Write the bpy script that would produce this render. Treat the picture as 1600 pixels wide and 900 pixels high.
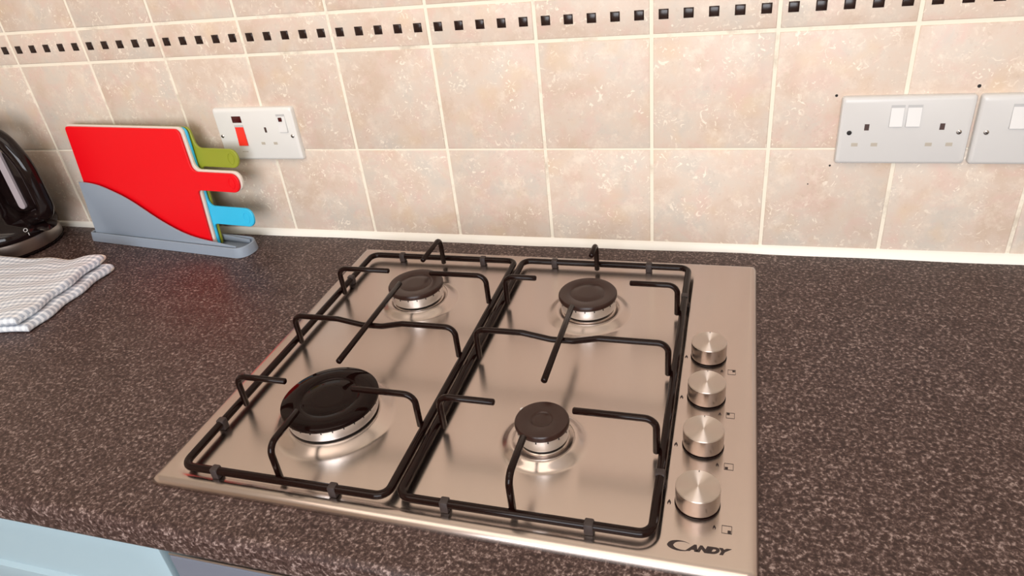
import bpy, bmesh, math, random
from mathutils import Vector, Matrix
random.seed(7)
PI = math.pi
for o in list(bpy.data.objects):
    bpy.data.objects.remove(o, do_unlink=True)
scene = bpy.context.scene
C = scene.collection

# ------------------------------------------------------------------ camera
# wall plane y = 0, worktop surface z = 0, x runs to the right along the wall
CAM = Vector((1.1683, -0.9435, 0.5079))
YAW, PITCH, ROLL = -0.3389, -0.5355, -0.1213
cy, sy, cp, sp = math.cos(YAW), math.sin(YAW), math.cos(PITCH), math.sin(PITCH)
fwd = Vector((sy * cp, cy * cp, sp))
rt = Vector((cy, -sy, 0))
up = rt.cross(fwd)
rt2 = rt * math.cos(ROLL) + up * math.sin(ROLL)
up2 = -rt * math.sin(ROLL) + up * math.cos(ROLL)
cam = bpy.data.cameras.new('camera')
cam.sensor_width = 36.0
cam.lens = 1101.4 * 36.0 / 1600.0
cam.clip_start = 0.02
camo = bpy.data.objects.new('camera', cam)
C.objects.link(camo)
M = Matrix(((rt2.x, up2.x, -fwd.x, CAM.x), (rt2.y, up2.y, -fwd.y, CAM.y), (rt2.z, up2.z, -fwd.z, CAM.z), (0, 0, 0, 1)))
camo.matrix_world = M
scene.camera = camo

# ------------------------------------------------------------------ light
scene.view_settings.view_transform = 'Standard'
scene.view_settings.look = 'None'
scene.view_settings.gamma = 1.0
scene.view_settings.exposure = -0.30
world = bpy.data.worlds.new('daylight')
scene.world = world
world.use_nodes = True
world.node_tree.nodes['Background'].inputs[0].default_value = (0.75, 0.86, 1.0, 1)
world.node_tree.nodes['Background'].inputs[1].default_value = 1.0

RX0, RX1, RY, ZF, ZC = -1.0, 3.0, -2.7, -0.91, 1.49      # the room
WX0, WX1, WZ0, WZ1 = 0.35, 1.95, 0.05, 1.20              # window in the wall behind the camera


def area(name, loc, rot, sx, sy_, power, col):
    l = bpy.data.lights.new(name, 'AREA')
    l.shape = 'RECTANGLE'
    l.size, l.size_y = sx, sy_
    l.energy = power
    l.color = col
    o = bpy.data.objects.new(name, l)
    C.objects.link(o)
    o.location = loc
    o.rotation_euler = rot
    return o


# daylight coming in at the window
area('window_daylight', ((WX0 + WX1) / 2, RY + 0.03, (WZ0 + WZ1) / 2), (PI / 2, 0, 0), WX1 - WX0, WZ1 - WZ0, 66, (0.94, 0.96, 1.0))

# ------------------------------------------------------------------ helpers
def mat(name, col=(.8, .8, .8), rough=.5, metal=0.0, **kw):
    m = bpy.data.materials.new(name)
    m.use_nodes = True
    b = m.node_tree.nodes['Principled BSDF']
    b.inputs['Base Color'].default_value = (*col, 1)
    b.inputs['Roughness'].default_value = rough
    b.inputs['Metallic'].default_value = metal
    for k, v in kw.items():
        b.inputs[k.replace('_', ' ')].default_value = v
    return m


class NT:
    """small node helper"""
    def __init__(s, m):
        s.t = m.node_tree
        s.b = s.t.nodes['Principled BSDF']

    def n(s, typ, ins=None, **props):
        nd = s.t.nodes.new(typ)
        for k, v in props.items():
            setattr(nd, k, v)
        for k, v in (ins or {}).items():
            if isinstance(v, bpy.types.NodeSocket):
                s.t.links.new(v, nd.inputs[k])
            else:
                nd.inputs[k].default_value = v
        return nd

    def ramp(s, fac, stops, interp='LINEAR'):
        r = s.n('ShaderNodeValToRGB', {'Fac': fac})
        r.color_ramp.interpolation = interp
        e = r.color_ramp.elements
        while len(e) < len(stops):
            e.new(0.5)
        for el, (p, c) in zip(e, stops):
            el.position = p
            el.color = (*c, 1) if len(c) == 3 else c
        return r.outputs['Color']

    def mix(s, fac, a, b, blend='MIX'):
        nd = s.n('ShaderNodeMix', data_type='RGBA', blend_type=blend)
        for idx, v in ((0, fac), (6, a), (7, b)):
            if isinstance(v, bpy.types.NodeSocket):
                s.t.links.new(v, nd.inputs[idx])
            elif idx == 0:
                nd.inputs[0].default_value = v
            else:
                nd.inputs[idx].default_value = (*v, 1)
        return nd.outputs[2]

    def math(s, op, a, b=0.0):
        nd = s.n('ShaderNodeMath', {0: a, 1: b}, operation=op)
        return nd.outputs[0]

    def set(s, name, sock):
        s.t.links.new(sock, s.b.inputs[name])

    def bump(s, h, strength, dist):
        nd = s.n('ShaderNodeBump', {'Height': h, 'Strength': strength, 'Distance': dist})
        s.t.links.new(nd.outputs[0], s.b.inputs['Normal'])


def tag(o, label=None, cat=None, group=None, kind=None):
    if label: o['label'] = label
    if cat: o['category'] = cat
    if group: o['group'] = group
    if kind: o['kind'] = kind
    return o


def empty(name, loc, label, cat, group=None):
    o = bpy.data.objects.new(name, None)
    o.empty_display_size = 0.02
    C.objects.link(o)
    o.location = loc
    return tag(o, label, cat, group)


def link(name, me, material, parent=None, loc=None):
    if material and not me.materials:
        me.materials.append(material)
    o = bpy.data.objects.new(name, me)
    C.objects.link(o)
    if parent:
        o.parent = parent
    if loc is not None:
        o.location = loc
    return o


def wloc(o):
    v = Vector((0, 0, 0))
    while o is not None:
        v += o.location
        o = o.parent
    return v


def finish(bm, smooth=35):
    bmesh.ops.recalc_face_normals(bm, faces=bm.faces[:])
    me = bpy.data.meshes.new('m')
    bm.to_mesh(me)
    bm.free()
    if smooth:
        for p in me.polygons:
            p.use_smooth = True
        me.set_sharp_from_angle(angle=math.radians(smooth))
    return me


def put(name, bm, material, parent=None, smooth=35):
    """bm is in world coordinates; the object keeps its origin at its own centre"""
    xs = [v.co for v in bm.verts]
    lo = Vector([min(v[i] for v in xs) for i in range(3)])
    hi = Vector([max(v[i] for v in xs) for i in range(3)])
    c = (lo + hi) / 2
    c.z = lo.z
    bmesh.ops.translate(bm, verts=bm.verts, vec=-c)
    base = wloc(parent) if parent else Vector((0, 0, 0))
    return link(name, finish(bm, smooth), material, parent, c - base)


def box(bm, x0, x1, y0, y1, z0, z1, bev=0.0, seg=2, m=None):
    r = bmesh.ops.create_cube(bm, size=1)
    vs = r['verts']
    for v in vs:
        v.co = Vector(((x0 + x1) / 2 + v.co.x * (x1 - x0), (y0 + y1) / 2 + v.co.y * (y1 - y0), (z0 + z1) / 2 + v.co.z * (z1 - z0)))
    if bev:
        es = list({e for v in vs for e in v.link_edges})
        r = bmesh.ops.bevel(bm, geom=es, offset=bev, segments=seg, affect='EDGES', profile=0.5)
    return bm


def newbox(*a, **k):
    return box(bmesh.new(), *a, **k)


def tube(bm, pts, r, seg=10, closed=False, caps=True, sx=1.0):
    pts = [Vector(p) for p in pts]
    n = len(pts)
    tang = []
    for i in range(n):
        a = pts[(i - 1) % n] if (closed or i > 0) else pts[i]
        b = pts[(i + 1) % n] if (closed or i < n - 1) else pts[i]
        tang.append((b - a).normalized())
    t0 = tang[0]
    ref = Vector((0, 0, 1)) if abs(t0.z) < .9 else Vector((1, 0, 0))
    nrm = (ref - t0 * ref.dot(t0)).normalized()
    rings = []
    for i in range(n):
        t = tang[i]
        nrm = (nrm - t * nrm.dot(t)).normalized()
        bn = t.cross(nrm)
        rr = r[i] if isinstance(r, (list, tuple)) else r
        rings.append([bm.verts.new(pts[i] + nrm * math.cos(2 * PI * k / seg) * rr + bn * math.sin(2 * PI * k / seg) * rr * sx) for k in range(seg)])
    m = n if closed else n - 1
    for i in range(m):
        A, B = rings[i], rings[(i + 1) % n]
        for k in range(seg):
            bm.faces.new((A[k], A[(k + 1) % seg], B[(k + 1) % seg], B[k]))
    if caps and not closed:
        for ring, t, s in ((rings[0], -tang[0], 0), (rings[-1], tang[-1], 1)):
            rr = (r[0 if s == 0 else -1] if isinstance(r, (list, tuple)) else r)
            ctr = sum((v.co for v in ring), Vector()) / seg
            in2 = [bm.verts.new(ctr + (v.co - ctr) * .7 + t * rr * .3) for v in ring]
            for k in range(seg):
                bm.faces.new((ring[k], ring[(k + 1) % seg], in2[(k + 1) % seg], in2[k]))
            bm.faces.new(in2)
    return bm


def fillet(pts, rads, seg=6, closed=False):
    """round the corners of a polyline (2D or 3D)"""
    pts = [Vector(p) for p in pts]
    n = len(pts)
    if not isinstance(rads, (list, tuple)):
        rads = [rads] * n
    out = []
    for i in range(n):
        if (not closed and i in (0, n - 1)) or rads[i] <= 0:
            out.append(pts[i])
            continue
        p, a, b = pts[i], pts[i - 1], pts[(i + 1) % n]
        da, db = (a - p), (b - p)
        la, lb = da.length, db.length
        da.normalize(); db.normalize()
        ang = da.angle(db)
        if ang > PI - 1e-3:
            out.append(p)
            continue
        d = min(rads[i] / math.tan(ang / 2), la * .49, lb * .49)
        r = d * math.tan(ang / 2)
        cdir = (da + db).normalized()
        cen = p + cdir * (r / math.sin(ang / 2))
        v0, v1 = p + da * d - cen, p + db * d - cen
        tot = v0.angle(v1)
        for k in range(seg + 1):
            t = k / seg
            out.append(cen + (v0 * math.sin((1 - t) * tot) + v1 * math.sin(t * tot)) / math.sin(tot))
    return out


def lathe(bm, prof, cx=0, cy_=0, seg=48, cap_top=True, cap_bot=True):
    rings = []
    for r, z in prof:
        if r < 1e-6:
            rings.append([bm.verts.new((cx, cy_, z))])
        else:
            rings.append([bm.verts.new((cx + r * math.cos(2 * PI * k / seg), cy_ + r * math.sin(2 * PI * k / seg), z)) for k in range(seg)])
    for A, B in zip(rings, rings[1:]):
        for k in range(seg):
            k2 = (k + 1) % seg
            if len(A) == 1 and len(B) == 1:
                continue
            if len(A) == 1:
                bm.faces.new((A[0], B[k2], B[k]))
            elif len(B) == 1:
                bm.faces.new((A[k], A[k2], B[0]))
            else:
                bm.faces.new((A[k], A[k2], B[k2], B[k]))
    if cap_bot and len(rings[0]) > 1:
        bm.faces.new(rings[0])
    if cap_top and len(rings[-1]) > 1:
        bm.faces.new(rings[-1])
    return bm


def extrude_outline(bm, outline, O, ax, ay, an, thick, bev=0.0008):
    """outline: 2D points; placed at O + ax*u + ay*v, extruded from 0 to thick along an"""
    n = len(outline)
    ctr = Vector((sum(p[0] for p in outline) / n, sum(p[1] for p in outline) / n))
    def ring(off, inset):
        res = []
        for i in range(n):
            p = Vector(outline[i][:2]); a = Vector(outline[i - 1][:2]); b = Vector(outline[(i + 1) % n][:2])
            t = (b - a)
            t = t.normalized() if t.length > 1e-9 else Vector((1, 0))
            nn = Vector((-t.y, t.x))
            q = p + nn * inset
            res.append(bm.verts.new(O + ax * q.x + ay * q.y + an * off))
        return res
    R = [ring(0, bev), ring(bev, 0), ring(thick - bev, 0), ring(thick, bev)] if bev else [ring(0, 0), ring(thick, 0)]
    for A, B in zip(R, R[1:]):
        for k in range(n):
            bm.faces.new((A[k], A[(k + 1) % n], B[(k + 1) % n], B[k]))
    bm.faces.new(R[0])
    bm.faces.new(R[-1])
    return bm


def rrect(x0, x1, y0, y1, r, seg=6):
    return [(p.x, p.y) for p in fillet([(x0, y0), (x1, y0), (x1, y1), (x0, y1)], r, seg, True)]


# ------------------------------------------------------------------ materials
# glazed stone-effect tile: pinkish beige, clouded, with cream flecks
def tile_material():
    m = mat('tile_glaze', rough=.46)
    t = NT(m)
    tc = t.n('ShaderNodeTexCoord').outputs['Object']
    rnd = t.n('ShaderNodeObjectInfo').outputs['Random']
    off = t.n('ShaderNodeVectorMath', {0: tc, 1: t.n('ShaderNodeCombineXYZ', {0: t.math('MULTIPLY', rnd, 37.0), 1: t.math('MULTIPLY', rnd, 11.0), 2: t.math('MULTIPLY', rnd, 23.0)}).outputs[0]}, operation='ADD').outputs[0]
    n1 = t.n('ShaderNodeTexNoise', {'Vector': off, 'Scale': 16.0, 'Detail': 5.0, 'Roughness': .6}).outputs['Fac']
    n2 = t.n('ShaderNodeTexNoise', {'Vector': off, 'Scale': 22.0, 'Detail': 4.0, 'Roughness': .65, 'Distortion': .6}).outputs['Fac']
    col = t.ramp(n1, [(.34, (.61, .475, .375)), (.46, (.655, .535, .445)), (.55, (.65, .555, .47)), (.66, (.60, .535, .465))])
    yel = t.n('ShaderNodeTexNoise', {'Vector': off, 'Scale': 19.0, 'Detail': 2.0, 'W': 3.0}, noise_dimensions='4D').outputs['Fac']
    col = t.mix(t.math('MULTIPLY', t.ramp(yel, [(.55, (0, 0, 0)), (.70, (1, 1, 1))]), .7), col, (.68, .52, .375))
    pink = t.ramp(n2, [(.50, (0, 0, 0)), (.70, (1, 1, 1))])
    col = t.mix(t.math('MULTIPLY', pink, .6), col, (.68, .475, .41))
    # flecks: thin curled cream marks gathered in clusters
    st = t.n('ShaderNodeTexNoise', {'Vector': off, 'Scale': 95.0, 'Detail': 2.0, 'Roughness': .5, 'Distortion': 2.2}).outputs['Fac']
    ms = t.n('ShaderNodeTexNoise', {'Vector': off, 'Scale': 26.0, 'Detail': 2.0}).outputs['Fac']
    f1 = t.ramp(st, [(.60, (0, 0, 0)), (.66, (1, 1, 1))])
    f2 = t.ramp(ms, [(.44, (0, 0, 0)), (.60, (1, 1, 1))])
    fl = t.math('MULTIPLY', f1, f2)
    col = t.mix(t.math('MULTIPLY', fl, .80), col, (.88, .79, .67))
    cd = t.n('ShaderNodeTexNoise', {'Vector': off, 'Scale': 38.0, 'Detail': 6.0, 'Roughness': .75}).outputs['Fac']
    col = t.mix(t.math('MULTIPLY', t.ramp(cd, [(.52, (0, 0, 0)), (.68, (1, 1, 1))]), .55), col, (.80, .70, .59))
    # fine dark pits
    pt = t.n('ShaderNodeTexNoise', {'Vector': off, 'Scale': 190.0, 'Detail': 2.0}).outputs['Fac']
    pf = t.ramp(pt, [(.30, (1, 1, 1)), (.36, (0, 0, 0))])
    col = t.mix(t.math('MULTIPLY', pf, .14), col, (.40, .28, .20))
    hs = t.n('ShaderNodeHueSaturation', {'Color': col, 'Value': t.math('ADD', .965, t.math('MULTIPLY', rnd, .07))}).outputs[0]
    t.set('Base Color', hs)
    t.bump(t.math('ADD', n2, t.math('MULTIPLY', fl, .3)), .12, .001)
    return m


M_tile = tile_material()
M_grout = mat('cream_grout', (.86, .76, .60), .8)
t = NT(M_grout)
gn = t.n('ShaderNodeTexNoise', {'Vector': t.n('ShaderNodeTexCoord').outputs['Object'], 'Scale': 14.0, 'Detail': 6.0, 'Roughness': .7}).outputs['Fac']
t.set('Base Color', t.ramp(gn, [(.34, (.60, .52, .42)), (.47, (.84, .77, .64))]))
M_inset = mat('black_glass_inset', (.020, .009, .007), .22, Specular_IOR_Level=.35)
M_sealant = mat('white_sealant', (.88, .84, .76), .45)
M_plaster = mat('cream_plaster', (.74, .64, .54), .85)
M_ceiling = mat('white_ceiling', (.90, .87, .81), .9)
M_floor = mat('floor_vinyl', (.30, .24, .20), .5)


def worktop_material():
    m = mat('speckled_laminate', rough=.42, Specular_IOR_Level=.33)
    t = NT(m)
    tc = t.n('ShaderNodeTexCoord').outputs['Object']
    a = t.n('ShaderNodeTexNoise', {'Vector': tc, 'Scale': 235.0, 'Detail': 3.0, 'Roughness': .62, 'Distortion': .35}).outputs['Fac']
    b = t.n('ShaderNodeTexNoise', {'Vector': tc, 'Scale': 420.0, 'Detail': 2.0, 'Roughness': .6}).outputs['Fac']
    cl = t.n('ShaderNodeTexNoise', {'Vector': tc, 'Scale': 45.0, 'Detail': 2.0}).outputs['Fac']
    v = t.math('ADD', t.math('ADD', t.math('MULTIPLY', a, .66), t.math('MULTIPLY', b, .28)), t.math('MULTIPLY', cl, .10))
    col = t.ramp(v, [(.42, (.024, .011, .010)), (.52, (.056, .031, .027)), (.58, (.122, .080, .072)), (.65, (.31, .235, .215))])
    t.set('Base Color', col)
    t.bump(a, .10, .0008)
    return m


M_worktop = worktop_material()


def steel(name, col, rough, aniso, rot, uvtan=False, streak=True):
    m = mat(name, col, rough, 1.0, Anisotropic=aniso, Anisotropic_Rotation=rot)
    t = NT(m)
    if uvtan:
        tg = t.n('ShaderNodeTangent', direction_type='UV_MAP', uv_map='uv')
    else:
        tg = t.n('ShaderNodeTangent', direction_type='RADIAL', axis='Z')
    t.set('Tangent', tg.outputs[0])
    if streak:
        tc = t.n('ShaderNodeTexCoord').outputs['Object']
        mp = t.n('ShaderNodeMapping', {'Vector': tc, 'Scale': (3.0, 1400.0, 1.0)}).outputs[0]
        s = t.n('ShaderNodeTexNoise', {'Vector': mp, 'Scale': 1.0, 'Detail': 3.0}).outputs['Fac']
        t.set('Base Color', t.mix(s, tuple(c * .97 for c in col), tuple(min(1, c * 1.02) for c in col)))
        t.set('Roughness', t.math('ADD', rough - .015, t.math('MULTIPLY', s, .03)))
    return m


M_hob = steel('brushed_hob_steel', (.53, .45, .41), .24, .75, 0.25, uvtan=True)
M_knobtop = steel('turned_steel', (.64, .56, .51), .45, 1.0, 0.25, streak=False)
M_knobside = mat('knob_side_steel', (.50, .43, .39), .26, 1.0)
M_alu = mat('burner_aluminium', (.92, .91, .89), .36, 1.0)
M_wire = mat('black_enamel_wire', (.009, .003, .0022), .13, Specular_IOR_Level=.16)
M_cap = mat('black_enamel_cap', (.026, .0095, .0065), .28, Specular_IOR_Level=.36)
M_capg = mat('glossy_enamel_cap', (.007, .0025, .002), .08, Specular_IOR_Level=.10)
M_pad = mat('grey_rubber_pad', (.030, .020, .019), .55)
M_dark = mat('dark_void', (.012, .010, .010), .7)
M_print = mat('printed_ink', (.018, .008, .008), .5)
M_socket = mat('white_moulded_plastic', (.645, .635, .62), .32)
M_switch = mat('white_rocker_plastic', (.75, .74, .725), .35)
M_slot = mat('pin_slot_brown', (.06, .03, .025), .5)
M_slotl = mat('shuttered_pin_slot', (.47, .42, .35), .5)
M_surround = mat('grey_switch_surround', (.50, .50, .50), .45)
M_bright = mat('bright_white_plastic', (.76, .75, .72), .32)
M_screw = mat('zinc_screw', (.50, .47, .44), .35, 1.0)
M_redrocker = mat('red_rocker', (.85, .035, .022), .30)
M_neon = mat('dark_neon_lens', (.06, .003, .004), .15)
M_red = mat('red_board_plastic', (.80, .002, .008), .42, Specular_IOR_Level=.3)
M_white = mat('cream_board_plastic', (.70, .64, .57), .4)
M_blue = mat('blue_board_plastic', (.035, .50, .80), .38)
M_paleblue = mat('pale_blue_plastic', (.36, .62, .70), .4)
M_green = mat('olive_board_plastic', (.27, .31, .022), .38)
M_stand = mat('grey_stand_plastic', (.275, .325, .395), .42)
M_kettle = mat('kettle_black_plastic', (.008, .004, .004), .08, Specular_IOR_Level=.28)
M_kband = mat('kettle_band_steel', (.50, .43, .38), .33, 1.0)
M_kwhite = mat('kettle_print', (.8, .8, .8), .5)
M_cabinet = mat('white_cabinet_cool_tint', (.34, .47, .54), .45)  # white cabinet; the blue of cool window light is put into the colour
M_carcass = mat('cabinet_carcass', (.35, .38, .40), .6)
M_oven = mat('oven_panel', (.15, .17, .22), .4)
M_gauge = mat('water_gauge_plastic', (.42, .37, .40), .25)
M_ovenlip = mat('oven_trim_steel', (.62, .55, .50), .35, 1.0)

m = mat('gingham_cotton', rough=.95)
t = NT(m)
uv = t.n('ShaderNodeUVMap', uv_map='uv').outputs[0]
sep = t.n('ShaderNodeSeparateXYZ', {0: uv})


def stripes(coord, per):
    fr = t.math('FRACT', t.math('DIVIDE', coord, per))
    d = t.math('ABSOLUTE', t.math('SUBTRACT', fr, .5))
    return t.ramp(d, [(.20, (1, 1, 1)), (.32, (0, 0, 0))])


su, sv = stripes(sep.outputs[0], .0105), stripes(sep.outputs[1], .0105)
tot = t.math('ADD', t.math('MULTIPLY', su, .38), t.math('MULTIPLY', sv, .55))
hem = t.math('GREATER_THAN', sep.outputs[1], .2165)
t.set('Base Color', t.mix(hem, t.mix(tot, (.84, .87, .90), (.33, .38, .46)), (.84, .78, .68)))
wv = t.n('ShaderNodeTexNoise', {'Vector': uv, 'Scale': 700.0, 'Detail': 1.0}).outputs['Fac']
t.bump(wv, .5, .0012)
t.b.inputs['Sheen Weight'].default_value = .2
M_towel = m

# ------------------------------------------------------------------ the room
P = 0.152
Z0, Z1, Z2, Z3 = 0.0065, 0.1531, 0.3051, 0.3580
G = 0.0044                       # joint width
PROUD = 0.0011

wall_back = put('wall_back', newbox(RX0, RX1, 0.0, .12, ZF, ZC), M_grout, smooth=0)
tag(wall_back, 'kitchen wall with pinkish beige tiles and cream joints', kind='structure')
for nm, b, mt in (('wall_left', (RX0 - .1, RX0, RY, 0, ZF, ZC), M_plaster), ('wall_right', (RX1, RX1 + .1, RY, 0, ZF, ZC), M_plaster),
                  ('floor', (RX0, RX1, RY, 0, ZF - .1, ZF), M_floor), ('ceiling', (RX0, RX1, RY, 0, ZC, ZC + .1), M_ceiling)):
    tag(put(nm, newbox(*b), mt, smooth=0), kind='structure')
bm = bmesh.new()
box(bm, RX0, WX0, RY - .1, RY, ZF, ZC)
box(bm, WX1, RX1, RY - .1, RY, ZF, ZC)
box(bm, WX0, WX1, RY - .1, RY, ZF, WZ0)
box(bm, WX0, WX1, RY - .1, RY, WZ1, ZC)
tag(put('wall_front', bm, M_plaster, smooth=0), kind='structure')

# tiles: one mesh per kind, shared by all alike pieces
def tile_mesh(w, h, th=.006, bev=.0014):
    bm = newbox(-w / 2, w / 2, -PROUD, th, -h / 2, h / 2)
    es = [e for e in bm.edges if all(v.co.y < 0 for v in e.verts)]
    bmesh.ops.bevel(bm, geom=es, offset=bev, segments=2, affect='EDGES', profile=.5)
    me = finish(bm, 50)
    me.materials.append(M_tile)
    return me


wb = wloc(wall_back)
rows = [(Z0, Z1), (Z1, Z2), (Z2, Z3), (Z3, Z3 + P), (Z3 + P, Z3 + 2 * P)]
meshes = [tile_mesh(P - G, b - a - (G if i else G / 2)) for i, (a, b) in enumerate(rows)]
ins = newbox(-.0064, .0064, -.0012, .001, -.0064, .0064)
bmesh.ops.bevel(ins, geom=[e for e in ins.edges if all(v.co.y < 0 for v in e.verts)], offset=.0018, segments=2, affect='EDGES', profile=.5)
ins = finish(ins, 50)
ins.materials.append(M_inset)
for i in range(-6, 19):
    for r, (a, b) in enumerate(rows):
        zc = (a + b) / 2 + (G / 4 if r == 0 else 0)
        pos = Vector(((i + .5) * P, 0, zc))
        tl = link('border_tile' if r == 2 else 'tile', meshes[r], None, wall_back, pos - wb)
        if r == 2 and -2 <= i <= 11:
            for k in range(5):
                q = link('inset', ins, None, tl, Vector(((k - 2) * P / 5, -PROUD, .3312 - zc)))

# sealant bead between tiles and worktop
bm = bmesh.new()
pts, n = [], 160
for k in range(n + 1):
    x = RX0 + .005 + (RX1 - RX0 - .01) * k / n
    w = .0085 + .0012 * math.sin(x * 9) + .0006 * math.sin(x * 31)
    if x > 1.2: w += .001
    if x < .36: w -= .004 * min(1, (.36 - x) / .15)
    ring = [(x, 0.003, -.002), (x, 0.003, .0115), (x, -.0016, .0112), (x, -.0042, .0072), (x, -w, .0008), (x, -w, -.002)]
    pts.append([bm.verts.new(p) for p in ring])
for A, B in zip(pts, pts[1:]):
    for k in range(6):
        bm.faces.new((A[k], A[(k + 1) % 6], B[(k + 1) % 6], B[k]))
bm.faces.new(pts[0]); bm.faces.new(pts[-1])
tag(put('trim_1', bm, M_sealant, smooth=60), 'white silicone bead along the foot of the tiles', kind='structure')

# worktop with rolled front edge, laminate on chipboard
prof = [(-.0002, -.038), (-.0002, 0)]
prof += [(-.597 - .010 * math.sin(a), -.010 + .010 * math.cos(a)) for a in [PI / 2 * k / 8 for k in range(9)]]
prof += [(-.607, -.030)] + [(-.599 - .008 * math.cos(a), -.030 - .008 * math.sin(a)) for a in [PI / 2 * k / 4 for k in range(1, 5)]]
bm = bmesh.new()
A = [bm.verts.new((RX0 + .002, y, z)) for y, z in prof]
B = [bm.verts.new((RX1 - .002, y, z)) for y, z in prof]
for k in range(len(prof)):
    k2 = (k + 1) % len(prof)
    bm.faces.new((A[k], A[k2], B[k2], B[k]))
bm.faces.new(A); bm.faces.new(B)
wt = put('worktop', bm, M_worktop, smooth=40)
tag(wt, 'dark brown speckled laminate worktop with rolled front edge', 'worktop')

# ------------------------------------------------------------------ cabinets below
cab = empty('base_cabinet', (.31, -.57, ZF), 'white base cabinet, coloured blue for cool daylight, under the worktop left of the oven', 'cabinet')
put('carcass', newbox(.02, .618, -.565, -.03, ZF + .002, -.0385), M_carcass, cab, 0)
bm = newbox(.022, .6185, -.588, -.566, -.195, -.0425, .002)
# recessed centre panel with a moulded step
fr = [f for f in bm.faces if f.normal.y < -.9 and f.calc_area() > .02]
r = bmesh.ops.inset_region(bm, faces=fr, thickness=.048)
r = bmesh.ops.inset_region(bm, faces=fr, thickness=.006, depth=-.005)
dr = put('drawer_front', bm, M_cabinet, cab, 30)
bm = newbox(.022, .6185, -.588, -.566, -.90, -.20, .002)
fr = [f for f in bm.faces if f.normal.y < -.9 and f.calc_area() > .05]
bmesh.ops.inset_region(bm, faces=fr, thickness=.055)
bmesh.ops.inset_region(bm, faces=fr, thickness=.006, depth=-.005)
put('door', bm, M_cabinet, cab, 30)

ov = empty('built_in_oven', (.92, -.57, ZF), 'grey built-in oven front below the hob with a dark gap above it', 'oven')
put('oven_body', newbox(.626, 1.214, -.562, -.03, ZF + .002, -.0385), M_dark, ov, 0)
put('control_panel', newbox(.625, 1.215, -.586, -.5625, -.17, -.0735, .0025, 3), M_oven, ov)
put('panel_trim', newbox(.6255, 1.2145, -.5855, -.563, -.0734, -.0700, .001), M_ovenlip, ov)
put('oven_door', newbox(.625, 1.215, -.588, -.5625, -.78, -.175, .003, 2), M_oven, ov)
bm = bmesh.new()
tube(bm, fillet([(.67, -.586, -.21), (.67, -.625, -.21), (1.17, -.625, -.21), (1.17, -.586, -.21)], .012), .008, 10)
put('handle', bm, M_ovenlip, ov)

# ------------------------------------------------------------------ gas hob
HX0, HX1, HY0, HY1 = .6145, 1.2100, -.5600, -.0550
HZ, WELL = .0090, .0070
hob = empty('gas_hob', ((HX0 + HX1) / 2, (HY0 + HY1) / 2, 0), 'brushed steel four-burner gas hob set into the worktop', 'hob')
BUR = [('FL', .7655, -.4365, .0535, .0690), ('BL', .7665, -.1945, .0378, .0545), ('BR', 1.0045, -.1945, .0372, .0555), ('FR', 1.0035, -.4355, .0275, .0455)]


def sstep(a, b, x):
    t_ = max(0.0, min(1.0, (x - a) / (b - a)))
    return t_ * t_ * (3 - 2 * t_)


def sd_rr(x, y, x0, x1, y0, y1, r):
    dx = abs(x - (x0 + x1) / 2) - (x1 - x0) / 2 + r
    dy = abs(y - (y0 + y1) / 2) - (y1 - y0) / 2 + r
    return math.hypot(max(dx, 0), max(dy, 0)) + min(max(dx, dy), 0) - r


def hob_z(x, y):
    z = HZ - (HZ - WELL) * sstep(.0, -.005, sd_rr(x, y, .6345, 1.1300, -.5490, -.0760, .020))
    for _, bx, by, rc, rd in BUR:
        r = math.hypot(x - bx, y - by)
        if r < rd:
            z += .0075 * sstep(rd, rd * .70, r) - .0030 * sstep(rd * .76, rd * .60, r)
    return z


EDGE = .0075
bm = bmesh.new()
uvl = bm.loops.layers.uv.new('uv')
NX, NY = 282, 240
hx0, hx1, hy0, hy1 = HX0 + EDGE, HX1 - EDGE, HY0 + EDGE, HY1 - EDGE
ROT = -.0050
hc = Vector(((HX0 + HX1) / 2, (HY0 + HY1) / 2))
CR = .0065


def skew(x, y):            # the plate sits a hair off square in its cut-out
    dx, dy = x - hc.x, y - hc.y
    return hc.x + dx - ROT * dy, hc.y + dy + ROT * dx


grid = []
for j in range(NY + 1):
    row = []
    for i in range(NX + 1):
        x = hx0 + (hx1 - hx0) * i / NX
        y = hy0 + (hy1 - hy0) * j / NY
        X, Y = skew(x, y)
        row.append(bm.verts.new((X, Y, hob_z(x, y))))
    grid.append(row)
for j in range(NY):
    for i in range(NX):
        bm.faces.new((grid[j][i], grid[j][i + 1], grid[j + 1][i + 1], grid[j + 1][i]))
# folded edge: rings going out and down round the border, with rounded corners
border = [(i, 0) for i in range(NX)] + [(NX, j) for j in range(NY)] + [(i, NY) for i in range(NX, 0, -1)] + [(0, j) for j in range(NY, 0, -1)]
prev = [grid[j][i] for i, j in border]
for k in range(1, 7):
    a = PI / 2 * min(k, 5) / 5
    out = EDGE * math.sin(a)
    dz = (HZ - .0022) * (1 - math.cos(a)) if k < 6 else HZ - .0002
    cur = []
    for i, j in border:
        x = hx0 + (hx1 - hx0) * i / NX
        y = hy0 + (hy1 - hy0) * j / NY
        ox = (-1 if i == 0 else 1 if i == NX else 0)
        oy = (-1 if j == 0 else 1 if j == NY else 0)
        ln = math.hypot(ox, oy)
        X, Y = skew(x + ox / ln * out * (1.12 if ln > 1 else 1), y + oy / ln * out * (1.12 if ln > 1 else 1))
        cur.append(bm.verts.new((X, Y, HZ - dz)))
    n = len(border)
    for q in range(n):
        bm.faces.new((prev[q], prev[(q + 1) % n], cur[(q + 1) % n], cur[q]))
    prev = cur
for f in bm.faces:
    for l in f.loops:
        l[uvl].uv = (l.vert.co.x, l.vert.co.y)
put('hob_plate', bm, M_hob, hob, 50)

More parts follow.
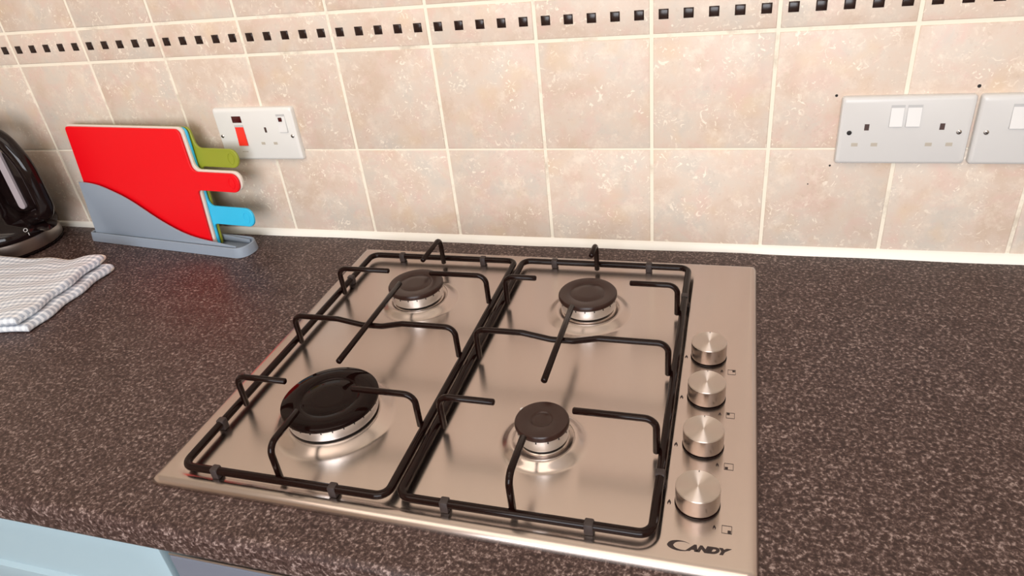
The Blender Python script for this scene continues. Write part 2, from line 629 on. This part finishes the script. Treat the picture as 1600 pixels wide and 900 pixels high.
for tagn, bx, by, rc, rd in BUR:
    base_z = HZ
    # burner cup rising from the plate; ring above coloured black as the shaded gap
    bm = bmesh.new()
    lathe(bm, [(rc * .93, WELL + .0018), (rc * .93, .0125), (rc * .90, .0132), (rc * .80, .0134)], bx, by, 48)
    bn = put('burner_cup', bm, M_knobside, hob)
    bm = bmesh.new()
    lathe(bm, [(rc * .82, .0130), (rc * .82, .0175)], bx, by, 48)
    put('burner_gap_ring', bm, M_dark, bn)
    bm = bmesh.new()
    rs = rc * .955
    lathe(bm, [(rs * .80, .0160), (rs * .95, .0163), (rs * .97, .0172), (rs, .0280), (rs, .0298), (rs * .9, .0302)], bx, by, 64)
    sp_ = put('flame_spreader', bm, M_alu, hob, 30)
    # ports round the rim
    bm = bmesh.new()
    nport = int(rs * 2 * PI / .0115)
    for k in range(nport):
        a = 2 * PI * (k + .5) / nport
        res = bmesh.ops.create_cube(bm, size=1)
        mt = Matrix.Translation((bx + math.cos(a) * rs * .995, by + math.sin(a) * rs * .995, .0288)) @ Matrix.Rotation(a, 4, 'Z') @ Matrix.Diagonal((.0012, .0012, .0019, 1))
        bmesh.ops.transform(bm, matrix=mt, verts=res['verts'])
    put('gas_ports', bm, M_dark, sp_, 0)
    bm = bmesh.new()
    gi = rc * (.57 if rc > .03 else .36)
    lathe(bm, [(rc * .92, .0302), (rc * .985, .0308), (rc, .0325), (rc * .995, .0352), (rc * .96, .0368), (gi + .0024, .0373), (gi + .0012, .0366), (gi + .0004, .0359), (gi - .0012, .0359), (gi - .0028, .0366), (gi * .5, .0367), (0, .0367)], bx, by, 72)
    cp_ = put('burner_cap', bm, M_capg if tagn == 'FL' else M_cap, hob, 40)
    # igniter
    bm = bmesh.new()
    lathe(bm, [(.0030, .008), (.0030, .022), (.0018, .0235), (.0018, .0265), (0, .027)], bx - rd * .80 * math.cos(.7), by + rd * .80 * math.sin(.7), 14)
    put('igniter', bm, M_socket, hob)

KN = [(1.1573, -.2740), (1.1580, -.3455), (1.1583, -.4172), (1.1572, -.4910)]
for kx, ky in KN:
    bm = bmesh.new()
    lathe(bm, [(.0198, .0088), (.0198, .0102), (.0192, .0107), (.0178, .0108), (.0178, .0140)], kx, ky, 48)
    kb = put('knob', bm, M_wire, hob)
    bm = bmesh.new()
    lathe(bm, [(.0178, .0120), (.0191, .0123), (.0193, .0140), (.0193, .0300)], kx, ky, 64, cap_top=False)
    put('knob_skirt', bm, M_knobside, kb, 40)
    bm = bmesh.new()
    lathe(bm, [(.0193, .0300), (.0187, .0308), (.0180, .0309), (.0120, .0309), (.006, .0309), (0, .0309)], kx, ky, 64, cap_bot=False)
    put('knob_top', bm, M_knobtop, kb, 30)
    bm = newbox(kx - .0004, kx + .0004, ky + .0165, ky + .0186, .0308, .03105)
    put('pointer_mark', bm, M_print, kb, 0)

# printed symbols beside the knobs
def prism(bm, poly, z0, z1):
    A = [bm.verts.new((x, y, z0)) for x, y in poly]
    B = [bm.verts.new((x, y, z1)) for x, y in poly]
    n = len(poly)
    for k in range(n):
        bm.faces.new((A[k], A[(k + 1) % n], B[(k + 1) % n], B[k]))
    bm.faces.new(A); bm.faces.new(B)


ZI = (HZ - .0002, HZ + .00025)


def flame(bm, x, y, s):
    out = [(0, 1.0), (.28, .55), (.46, .10), (.40, -.35), (.18, -.5), (.22, -.15), (0, .18), (-.22, -.15), (-.18, -.5), (-.40, -.35), (-.46, .10), (-.28, .55)]
    prism(bm, [(x + a * s, y + b * s * 1.1) for a, b in out], *ZI)


QUAD = [(1, 1), (-1, 1), (-1, -1), (1, -1)]
for (kx, ky), (qx, qy) in zip(KN, QUAD):
    for fx, fy, fs in ((1.1330, ky - .0035, .0036), (1.1725, ky - .0245, .0029)):
        bm = bmesh.new()
        flame(bm, fx, fy, fs)
        put('flame_symbol', bm, M_print, hob, 0)
    w, h, x, y, e = .0042, .0042, 1.1828, ky - .0245, .00038
    bm = bmesh.new()
    O_ = [(-w, -h), (w, -h), (w, h), (-w, h)]
    I_ = [(-w + e, -h + e), (w - e, -h + e), (w - e, h - e), (-w + e, h - e)]
    lv = [[bm.verts.new((x + a, y + b, z)) for a, b in ring] for z in ZI for ring in (O_, I_)]
    for k in range(4):
        k2 = (k + 1) % 4
        bm.faces.new((lv[0][k], lv[0][k2], lv[1][k2], lv[1][k])); bm.faces.new((lv[2][k], lv[2][k2], lv[3][k2], lv[3][k]))
        bm.faces.new((lv[0][k], lv[0][k2], lv[2][k2], lv[2][k])); bm.faces.new((lv[1][k], lv[1][k2], lv[3][k2], lv[3][k]))
    zs = put('zone_symbol', bm, M_print, hob, 0)
    put('zone_dot', newbox(x + qx * w * .5 - .0014, x + qx * w * .5 + .0014, y + qy * h * .5 - .0014, y + qy * h * .5 + .0014, *ZI), M_print, zs, 0)


# maker's lettering
def text_bm(body, size, loc, rotz=0.0, shear=0.0, offset=0.0, depth=.0002, sx=1.0, rot=None):
    cu = bpy.data.curves.new('t', 'FONT')
    cu.body = body; cu.size = size; cu.shear = shear; cu.offset = offset; cu.extrude = depth
    o = bpy.data.objects.new('t', cu)
    C.objects.link(o)
    bpy.context.view_layer.update()
    me = bpy.data.meshes.new_from_object(o.evaluated_get(bpy.context.evaluated_depsgraph_get()))
    bpy.data.objects.remove(o, do_unlink=True)
    bm = bmesh.new()
    bm.from_mesh(me)
    bpy.data.meshes.remove(me)
    Mx = Matrix.Translation(loc) @ (rot if rot else Matrix.Rotation(rotz, 4, 'Z')) @ Matrix.Diagonal((sx, 1, 1, 1))
    bmesh.ops.transform(bm, matrix=Mx, verts=bm.verts)
    return bm


bm = bmesh.new()
# big swept C: crescent between two ellipses, its foot running on under the A
outer, inner = [], []
for k in range(29):
    a = math.radians(48 + (318 - 48) * k / 28)
    outer.append((1.1455 + .0098 * math.cos(a) * (1.0 if a < PI else 1.05), -.5391 + .0052 * math.sin(a)))
    inner.append((1.1482 + .0076 * math.cos(a) * (1.0 if a < PI else 1.05), -.5389 + .0043 * math.sin(a)))
for k in range(28):
    q = [outer[k], outer[k + 1], inner[k + 1], inner[k]]
    prism(bm, q, *ZI)
lt = text_bm('ANDY', .0082, Vector((1.1522, -.5424, HZ)), 0.035, .35, .00066, .00022, 1.32)
tmp = bpy.data.meshes.new('x'); lt.to_mesh(tmp); lt.free(); bm.from_mesh(tmp)
put('lettering', bm, M_print, hob, 0)

# ------------------------------------------------------------------ pan supports
FZ, TZ, RW, RF = .0155, .0545, .0035, .0043
MIDY = -.3170


def pan_support(x0, x1, y0, y1, tips, lx, ly, label):
    ps = empty('pan_support', ((x0 + x1) / 2, (y0 + y1) / 2, WELL), label, 'pan support', 'wire pan supports on the hob')
    bm = bmesh.new()
    tube(bm, fillet([(x0, y0, FZ), (x1, y0, FZ), (x1, y1, FZ), (x0, y1, FZ)], .012, 6, True), RF, 12, closed=True)
    put('frame', bm, M_wire, ps, 60)
    xi0, xi1, yi0, yi1 = x0 + .0082, x1 - .0066, y0 + .0055, y1 - .0115
    zb = FZ - .002
    def fing(p):
        bm = bmesh.new()
        tube(bm, fillet(p, .0115, 7), RW, 12)
        put('finger', bm, M_wire, ps, 60)
    for side, y, tip in tips['x']:
        xb = xi0 if side < 0 else xi1
        fing([(xb, y, zb), (xb, y, TZ), (tip, y, TZ)])
    for side, x, tip in tips['y']:
        yb = yi0 if side < 0 else yi1
        fing([(x, yb, zb), (x, yb, TZ), (x, tip, TZ)])
    # cross bar dips where the centre bar lies over it
    d = .0062
    bm = bmesh.new()
    pts = fillet([(xi0, MIDY, zb), (xi0, MIDY, TZ), (lx - .045, MIDY, TZ), (lx - .012, MIDY, TZ - d), (lx + .014, MIDY, TZ - d), (lx + .042, MIDY, TZ), (xi1, MIDY, TZ), (xi1, MIDY, zb)],
                 [0, .0115, .03, .03, .03, .03, .0115, 0], 7)
    tube(bm, pts, RW, 12)
    put('cross_bar', bm, M_wire, ps, 60)
    bm = bmesh.new()
    tube(bm, [(lx, ly[0], TZ + .0004), (lx, (ly[0] + ly[1]) / 2, TZ + .0004), (lx, ly[1], TZ + .0004)], RW, 12)
    put('centre_bar', bm, M_wire, ps, 60)
    # rubber feet clipped round the frame
    for fx, fy, along in tips['feet']:
        bm = bmesh.new()
        w = .0043
        if along == 'x':
            box(bm, fx - w, fx + w, fy - .0047, fy + .0047, WELL + .0001, FZ + .0047, .0016, 2)
        else:
            box(bm, fx - .0047, fx + .0047, fy - w, fy + w, WELL + .0001, FZ + .0047, .0016, 2)
        put('rubber_foot', bm, M_pad, ps)
    return ps


pan_support(.6455, .8768, -.5405, -.0865, dict(
    x=[(-1, -.4400, .717), (-1, -.1970, .7305), (1, -.1970, .7925), (1, -.4400, .8000)],
    y=[(-1, .7575, -.4830), (1, .7680, -.1640)],
    feet=[(.6455, -.4740, 'y'), (.6860, -.5405, 'x'), (.8205, -.5405, 'x'), (.6960, -.0865, 'x'), (.8265, -.0865, 'x'), (.6455, -.1600, 'y')]),
    .7612, (-.3985, -.2275), 'black wire pan support over the two left burners')
pan_support(.8882, 1.1226, -.5380, -.0845, dict(
    x=[(-1, -.4380, .9560), (-1, -.1960, .9380), (1, -.1960, 1.0595), (1, -.4380, 1.0375)],
    y=[(-1, .9985, -.4815), (1, .9985, -.1310)],
    feet=[(.9350, -.5380, 'x'), (1.0690, -.5380, 'x'), (1.1226, -.4690, 'y'), (.9350, -.0845, 'x'), (1.0690, -.0845, 'x'), (1.1226, -.1600, 'y')]),
    .9983, (-.3980, -.2575), 'black wire pan support over the two right burners next to the knobs')

# ------------------------------------------------------------------ sockets
def plate_bm(x0, x1, z0, z1, d=.0095, r=.004):
    bm = bmesh.new()
    out = rrect(x0, x1, z0, z1, r, 5)
    n = len(out)
    cx, cz = (x0 + x1) / 2, (z0 + z1) / 2
    rings = []
    for y, ins_ in ((-PROUD + .0004, 0), (-d + .0035, 0), (-d + .0012, .0012), (-d, .0042)):
        rings.append([bm.verts.new((cx + (px - cx) * (1 - ins_ / ((x1 - x0) / 2)), y, cz + (pz - cz) * (1 - ins_ / ((z1 - z0) / 2)))) for px, pz in out])
    for A, B in zip(rings, rings[1:]):
        for k in range(n):
            bm.faces.new((A[k], A[(k + 1) % n], B[(k + 1) % n], B[k]))
    bm.faces.new(rings[0]); bm.faces.new(rings[-1])
    return bm


def yface(name, x0, x1, z0, z1, d0, d1, material, parent, bev=0.0):
    return put(name, newbox(x0, x1, d1, d0, z0, z1, bev), material, parent, 30)


def screw(x, z, d, parent, material, r=.0029):
    bm = bmesh.new()
    lathe(bm, [(r, 0), (r, .0010), (r * .75, .0016), (0, .0017)], 0, 0, 16)
    bmesh.ops.transform(bm, matrix=Matrix.Translation((x, d + .0005, z)) @ Matrix.Rotation(PI / 2, 4, 'X'), verts=bm.verts)
    s = put('screw', bm, material, parent, 40)
    if material is M_screw:
        bm = newbox(x - .0021, x + .0021, d - .00155, d - .0008, z - .0004, z + .0004)
        bmesh.ops.transform(bm, matrix=Matrix.Translation((x, 0, z)) @ Matrix.Rotation(.7, 4, 'Y') @ Matrix.Translation((-x, 0, -z)), verts=bm.verts)
        put('slot', bm, M_dark, s, 0)


def rocker(x0, x1, z0, z1, d, parent, material=None, name='switch'):
    """tilted rocker: the lower half stands proud"""
    bm = bmesh.new()
    zm = z0 + (z1 - z0) * .78
    prof = [(d + .001, z0), (d - .0026, z0 + .0008), (d - .0008, zm), (d - .0004, z1), (d + .001, z1)]
    A = [bm.verts.new((x0, y, z)) for y, z in prof]
    B = [bm.verts.new((x1, y, z)) for y, z in prof]
    for k in range(5):
        bm.faces.new((A[k], A[(k + 1) % 5], B[(k + 1) % 5], B[k]))
    bm.faces.new(A); bm.faces.new(B)
    bm2 = newbox(x0 - .0005, x1 + .0005, d - .0002, d + .001, z0 - .0006, z1 + .0034)
    put('switch_surround', bm2, M_surround, parent, 0)
    return put(name, bm, material or M_switch, parent, 20)


def double_socket(x0, label, missing_screw):
    z0, z1, w, d = .1370, .2232, .1462, -.0098
    s = empty('double_socket', (x0 + w / 2, -PROUD, (z0 + z1) / 2), label, 'socket')
    put('faceplate', plate_bm(x0, x0 + w, z0, z1, -d), M_socket, s, 40)
    c = x0 + w / 2
    rocker(c - .0172, c - .0030, .1858, .2095, d, s)
    rocker(c + .0010, c + .0162, .1858, .2095, d, s)
    for px in (-.0415, .0415):
        yface('pin_slot', c + px - .0027, c + px + .0027, .1815, .1895, d + .001, d - .0002, M_slot, s)
        for qx in (-.0112, .0112):
            yface('pin_slot', c + px + qx - .0037, c + px + qx + .0037, .1608, .1652, d + .001, d - .0002, M_slotl, s)
    screw(c - .0606, .1785, d, s, M_dark if missing_screw else M_screw)
    screw(c + .0606, .1785, d, s, M_screw)
    return s


double_socket(1.2972, 'white double wall socket with one dark empty screw hole', True)
wz0, wz1, wd = .1365, .2228, -.0098
ws = empty('wall_switch', (1.4906, -PROUD, (wz0 + wz1) / 2), 'white switch plate cut by the right edge, next to the double socket', 'switch')
put('faceplate', plate_bm(1.4475, 1.5337, wz0, wz1, -wd), M_socket, ws, 40)
rocker(1.4815, 1.4997, .1820, .2085, wd, ws)
screw(1.4596, .1778, wd, ws, M_screw)
screw(1.5216, .1778, wd, ws, M_screw)

z0, z1, d = .1405, .2265, -.0098
ck = empty('cooker_socket', (.4405, -PROUD, (z0 + z1) / 2), 'white cooker switch with red rocker and single socket behind the boards', 'socket')
put('faceplate', plate_bm(.3672, .5142, z0, z1, -d), M_bright, ck, 40)
yface('neon_lens', .4012, .4185, .2032, .2138, d + .001, d - .0004, M_neon, ck, .0003)
rocker(.4025, .4185, .1650, .1960, d, ck, M_redrocker, 'red_rocker')
yface('pin_slot', .4567, .4605, .1868, .1952, d + .001, d - .0002, M_slot, ck)
for x in (.4475, .4703):
    yface('pin_slot', x - .0034, x + .0034, .1667, .1708, d + .001, d - .0002, M_slotl, ck)
rocker(.4850, .4995, .1870, .2125, d, ck)
yface('indicator', .4880, .4940, .2045, .2108, d, d - .0022, M_neon, ck, .0003)
screw(.3739, .1812, d, ck, M_screw)
screw(.5050, .1805, d, ck, M_screw)
bm = bmesh.new()
for k in range(6):
    box(bm, .4035 + k * .0019, .4047 + k * .0019, d - .0002, d + .0003, .1541, .1556)
put('small_print', bm, M_slotl, ck, 0)

# old drilled holes in the tiles round the sockets
for x, z, r in ((1.2906, .2235, .0018), (1.4436, .2312, .0022), (1.2935, .1315, .0014), (1.2694, .1052, .0009)):
    bm = bmesh.new()
    lathe(bm, [(r, 0), (r * .9, .0004), (r * .5, .0005), (0, .0003)], 0, 0, 14)
    bmesh.ops.transform(bm, matrix=Matrix.Translation((x, -PROUD + .0001, z)) @ Matrix.Rotation(PI / 2, 4, 'X'), verts=bm.verts)
    put('drill_hole', bm, M_dark, wall_back, 0)

# ------------------------------------------------------------------ chopping boards and their stand
ANG, LEAN, INROT = math.radians(-6.2), math.radians(5.4), math.radians(.43)
bd = Vector((math.cos(ANG), math.sin(ANG), 0))
bnn = Vector((-math.sin(ANG), math.cos(ANG), 0))
bu0 = Vector((0, 0, 1)) * math.cos(LEAN) + bnn * math.sin(LEAN)
bnl = bnn * math.cos(LEAN) - Vector((0, 0, 1)) * math.sin(LEAN)
ax = bd * math.cos(INROT) + bu0 * math.sin(INROT)
ay = -bd * math.sin(INROT) + bu0 * math.cos(INROT)
BO = Vector((.2, -.06, 0))


def board(name, label, mt, off, th, tab0, tab1, s0=-.1317, s1=.1325, top=.2085, tabend=.2290):
    pts = [(s0, .0060), (s1 + .004, .0060), (s1 + .004, tab0), (tabend, tab0), (tabend, tab1), (s1 + .004, tab1), (s1 - .002, top), (s0, top)]
    rad = [.006, .006, .008, .014, .014, .012, .010, .006]
    ol = fillet(pts, rad, 6, True)
    bm = bmesh.new()
    O = BO + bnl * off
    extrude_outline(bm, [(p.x, p.y) for p in ol], O, ax, ay, bnl, th, .0008)
    b = empty(name, O + ax * 0 + ay * .006, label, 'chopping board', 'chopping boards in the grey stand')
    put('panel', bm, mt, b, 40)
    # moulded symbol near the end of the tab
    cxm, cym = tabend - .014, (tab0 + tab1) / 2
    bm = bmesh.new()
    ring = [O + ax * (cxm + .006 * math.cos(a)) + ay * (cym + .009 * math.sin(a)) - bnl * .0000 for a in [2 * PI * k / 28 for k in range(28)]]
    tube(bm, ring, .00055, 6, closed=True)
    put('moulded_emblem', bm, mt, b, 60)
    return b


board('chopping_board', 'red plastic chopping board at the front of the grey stand', M_red, 0.0, .0042, .1085, .1395)
board('chopping_board', 'cream plastic chopping board sandwiched right behind the red one', M_white, .0046, .0050, .1100, .1425, s0=-.1335, s1=.1365, top=.2110, tabend=.2320)
board('chopping_board', 'light blue chopping board with the lowest handle', M_blue, .0100, .0045, .0470, .0785, s1=.1380, top=.2090, tabend=.2320)
board('chopping_board', 'olive green chopping board with the highest handle', M_green, .0165, .0045, .1440, .1745, s1=.1380, top=.2085, tabend=.2235)

st = empty('board_stand', BO + bd * .03, 'grey plastic chopping board stand with swooping front', 'rack')
zup = Vector((0, 0, 1))
NB, NF = -.0125, .0360
# tray: outer and inner outlines with rounded right corners
bm = bmesh.new()
def stand_ring(inset, z, flare=0.0):
    a, b, c_, d_ = -.1450 + inset - flare, .2130 - inset + flare, NB + inset - flare, NF - inset + flare
    pl = fillet([(a, c_), (b, c_), (b, d_), (a, d_)], [.004, .020 - inset * .5, .020 - inset * .5, .004], 6, True)
    return [bm.verts.new(BO + bd * p.x + bnn * p.y + zup * z) for p in pl]
R_ = [stand_ring(0, .0005), stand_ring(0, .004), stand_ring(.0015, .0170), stand_ring(.0026, .0178), stand_ring(.0042, .0170), stand_ring(.0052, .0045)]
n = len(R_[0])
for A, B in zip(R_, R_[1:]):
    for k in range(n):
        bm.faces.new((A[k], A[(k + 1) % n], B[(k + 1) % n], B[k]))
bm.faces.new(R_[0]); bm.faces.new(R_[-1])
put('tray', bm, M_stand, st, 45)


def sweep(s):      # height of the swooping front
    pts = [(-.1340, .1110), (-.105, .1108), (-.080, .1065), (-.0234, .0870), (.0374, .0520), (.085, .0320), (.120, .0250), (.200, .0180)]
    for (a, za), (b, zb) in zip(pts, pts[1:]):
        if s <= b:
            t_ = (s - a) / (b - a)
            return za + (zb - za) * t_
    return pts[-1][1]


def smooth_sweep(s):
    return sum(sweep(min(.2, max(-.134, s + d_))) for d_ in (-.02, -.013, -.006, 0, .006, .013, .02)) / 7


ss = [-.1340 + (.196 + .1340) * k / 48 for k in range(49)]
for nm, off, th in (('front_wall', -.0078, .0026), ('rear_wall', .0295 - .004, .0026)):
    hs = 1.0 if nm == 'front_wall' else .96
    ol = [(ss[0], .012)] + [(s, .012) for s in ss[8::8]] + [(s, max(.0165, smooth_sweep(s) * hs)) for s in reversed(ss)]
    bm = bmesh.new()
    extrude_outline(bm, ol, BO + bnl * off, bd, bu0, bnl, th, .0005)
    put(nm, bm, M_stand, st, 45)
bm = bmesh.new()
extrude_outline(bm, [(0, .012), (.0282, .012), (.0282, .106), (0, .109)], BO + bd * -.1365 + bnl * -.0052, bnl, bu0, bd, .0026, .0004)
put('end_wall', bm, M_stand, st, 45)

# ------------------------------------------------------------------ kettle (cut by the left edge)
KX, KY = -.0955, -.0855
kt = empty('kettle', (KX, KY, 0), 'glossy black electric kettle at the left edge of the worktop', 'kettle')
bm = bmesh.new()
lathe(bm, [(.076, .0003), (.0795, .003), (.0795, .006)], KX, KY, 64)
put('power_base', bm, M_kettle, kt)
bm = bmesh.new()
lathe(bm, [(.070, .006), (.0785, .0065), (.0790, .0080), (.0780, .0300), (.070, .0305)], KX, KY, 64)
put('steel_band', bm, M_kband, kt)
JX = KX - .036          # the jug sits back from the handle
bm = bmesh.new()
rings = []
for r, z, k in [(.074, .0300, 0), (.0800, .0310, 0), (.0815, .0350, 0), (.0805, .0450, .02), (.0770, .0540, .10), (.0715, .0620, .32), (.0670, .0720, .65), (.0645, .0840, .92), (.0630, .1000, 1), (.0600, .1500, 1), (.0570, .2000, 1), (.0550, .2250, 1), (.0540, .2300, 1)]:
    cx_ = KX + (JX - KX) * k
    rings.append([bm.verts.new((cx_ + r * math.cos(2 * PI * q / 64), KY + r * math.sin(2 * PI * q / 64), z)) for q in range(64)])
for A, B in zip(rings, rings[1:]):
    for q in range(64):
        bm.faces.new((A[q], A[(q + 1) % 64], B[(q + 1) % 64], B[q]))
bm.faces.new(rings[0]); bm.faces.new(rings[-1])
put('jug', bm, M_kettle, kt, 60)
bm = bmesh.new()
lathe(bm, [(.0540, .2300), (.0530, .2340), (.0450, .2400), (.0200, .2440), (.0120, .2450), (.0120, .2520), (.0080, .2545), (0, .2550)], JX, KY, 48)
put('lid', bm, M_kettle, kt, 40)
bm = bmesh.new()
pl = fillet([(KX + .005, KY, .2160), (KX + .086, KY, .2180), (KX + .1150, KY, .1600), (KX + .1160, KY, .0740), (KX + .050, KY, .0520)], [0, .045, .09, .022, 0], 9)
tube(bm, pl, .0140, 18, sx=.95)
put('handle', bm, M_kettle, kt, 60)
put('gauge_housing', newbox(JX + .05, KX + .112, KY + .001, KY + .010, .070, .180, .002), M_kettle, kt)
bm = bmesh.new()
gp = [KX + .057, KX + .072]
extrude_outline(bm, rrect(gp[0], gp[1], .078, .206, .007, 6), Vector((0, KY - .004, 0)), Vector((1, 0, 0)), zup, Vector((0, 1, 0)), .006, .0006)
put('water_gauge', bm, M_gauge, kt)
bm = bmesh.new()
lathe(bm, [(0, -.006), (.010, -.005), (.016, 0), (.010, .005), (0, .006)], 0, 0, 20)
bmesh.ops.transform(bm, matrix=Matrix.Translation((KX + .089, KY + .006, .0430)) @ Matrix.Rotation(math.radians(20), 4, 'Y') @ Matrix.Diagonal((.9, 1.2, 1.2, 1)), verts=bm.verts)
put('power_switch', bm, M_kettle, kt, 60)
# O and I beside the switch
a0 = math.radians(-19)
rr = .0812
cpos = Vector((KX + rr * math.cos(a0), KY + rr * math.sin(a0), .0480))
tn = Vector((-math.sin(a0), math.cos(a0), 0))
bm = bmesh.new()
tube(bm, [cpos + tn * .0030 * math.cos(a) + zup * .0030 * math.sin(a) for a in [2 * PI * k / 16 for k in range(16)]], .0005, 6, closed=True)
c2 = cpos + tn * .0022 + zup * -.0085
tube(bm, [c2 + zup * .0025, c2, c2 - zup * .0025], .0005, 6)
put('switch_marking', bm, M_kwhite, kt, 60)

# ------------------------------------------------------------------ folded tea towel
tw = empty('tea_towel', (.06, -.24, 0), 'folded grey and white checked tea towel beside the kettle', 'towel')


def towel_layer(name, c00, c10, c11, c01, zf, th, seed, nu=56, nv=44):
    """quad footprint (c00 front-left, c10 front-right, c11 back-right, c01 back-left) turned into a soft slab"""
    rnd = random.Random(seed)
    ph = [rnd.uniform(0, 6.28) for _ in range(8)]
    bm = bmesh.new()
    uvl = bm.loops.layers.uv.new('uv')
    uvs = {}
    def surf(sign):
        g = []
        for j in range(nv + 1):
            row = []
            for i in range(nu + 1):
                # cosine spacing puts more points at the rounded rims
                u = .5 - .5 * math.cos(PI * i / nu)
                v = .5 - .5 * math.cos(PI * j / nv)
                p = (Vector(c00) * (1 - u) + Vector(c10) * u) * (1 - v) + (Vector(c01) * (1 - u) + Vector(c11) * u) * v
                lx = (Vector(c10) - Vector(c00)).length; ly = (Vector(c01) - Vector(c00)).length
                e = min(min(u, 1 - u) * lx, min(v, 1 - v) * ly)
                rr_ = th * .55
                f = math.sqrt(max(0, 1 - (1 - min(1, e / rr_)) ** 2))
                zm, tk = zf(u, v), th * (1 + .10 * math.sin(6 * u + ph[0]) * math.sin(5 * v + ph[1]))
                wr = .0012 * math.sin(23 * u + 8 * v + ph[2]) + .0009 * math.sin(31 * v - 9 * u + ph[3])
                z = zm + tk * .5 + sign * (tk * .5 * f) + (wr * f if sign > 0 else 0)
                # rims wander a little
                q = p + Vector((.0022 * math.sin(17 * v + ph[4]) * (u > .5), .0020 * math.sin(15 * u + ph[5])))
                vt = bm.verts.new((q.x, q.y, max(z, .0004)))
                bend = (z - zm) * (1 if sign > 0 else -1)
                uvs[vt] = (u * lx + (th if u > .98 and sign < 0 else 0), v * ly + (0 if sign > 0 else th))
                row.append(vt)
            g.append(row)
        for j in range(nv):
            for i in range(nu):
                bm.faces.new((g[j][i], g[j][i + 1], g[j + 1][i + 1], g[j + 1][i]))
        return g
    surf(1); surf(-1)
    for f in bm.faces:
        for l in f.loops:
            l[uvl].uv = uvs[l.vert]
    bmesh.ops.remove_doubles(bm, verts=bm.verts, dist=.00005)
    return put(name, bm, M_towel, tw, 70)


def zlow(u, v):
    return .0004


def zhigh(u, v):
    # the upper fold puffs up at the right rim, sags, then climbs on to the hem by the kettle
    return .0105 + .006 * sstep(.72, .98, u) * (.4 + .6 * v) + .010 * sstep(.45, .0, u) * v


towel_layer('lower_fold', (-.100, -.390), (.208, -.336), (.193, -.152), (-.080, -.175), zlow, .0120, 3)
towel_layer('upper_fold', (-.100, -.394), (.196, -.340), (.180, -.148), (-.080, -.172), zhigh, .0130, 5)

# ------------------------------------------------------------------ window and ceiling lamp behind the camera
bm = bmesh.new()
for b in ((WX0, WX0 + .05, WZ0, WZ1), (WX1 - .05, WX1, WZ0, WZ1), (WX0, WX1, WZ0, WZ0 + .05), (WX0, WX1, WZ1 - .05, WZ1), ((WX0 + WX1) / 2 - .025, (WX0 + WX1) / 2 + .025, WZ0, WZ1)):
    box(bm, b[0], b[1], RY - .06, RY - .01, b[2], b[3])
tag(put('window_1', bm, M_socket, smooth=0), kind='structure')

M_tube = mat('lamp_tube', (.9, .88, .82), .4)
for lx, ly_, lab in ((.65, -.95, 'long white ceiling batten lamp nearest the tiled wall'), (.65, -1.55, 'long white ceiling batten lamp added in the middle of the room to brighten the hob edge')):  # second batten is added, for the bright band on the hob's front fold
    lamp = empty('ceiling_lamp', (lx, ly_, ZC), lab, 'lamp', 'ceiling batten lamps')
    put('lamp_base', newbox(lx - .75, lx + .75, ly_ - .05, ly_ + .05, ZC - .03, ZC - .0005, .004), M_socket, lamp)
    bm = bmesh.new()
    tube(bm, [(lx - .74, ly_, ZC - .045), (lx, ly_, ZC - .045), (lx + .74, ly_, ZC - .045)], .013, 12)
    put('lamp_tube', bm, M_tube, lamp)
    area('ceiling_lamp_light', (lx, ly_, ZC - .062), (0, 0, 0), 1.5, .40, 7.0, (1.0, .85, .71))
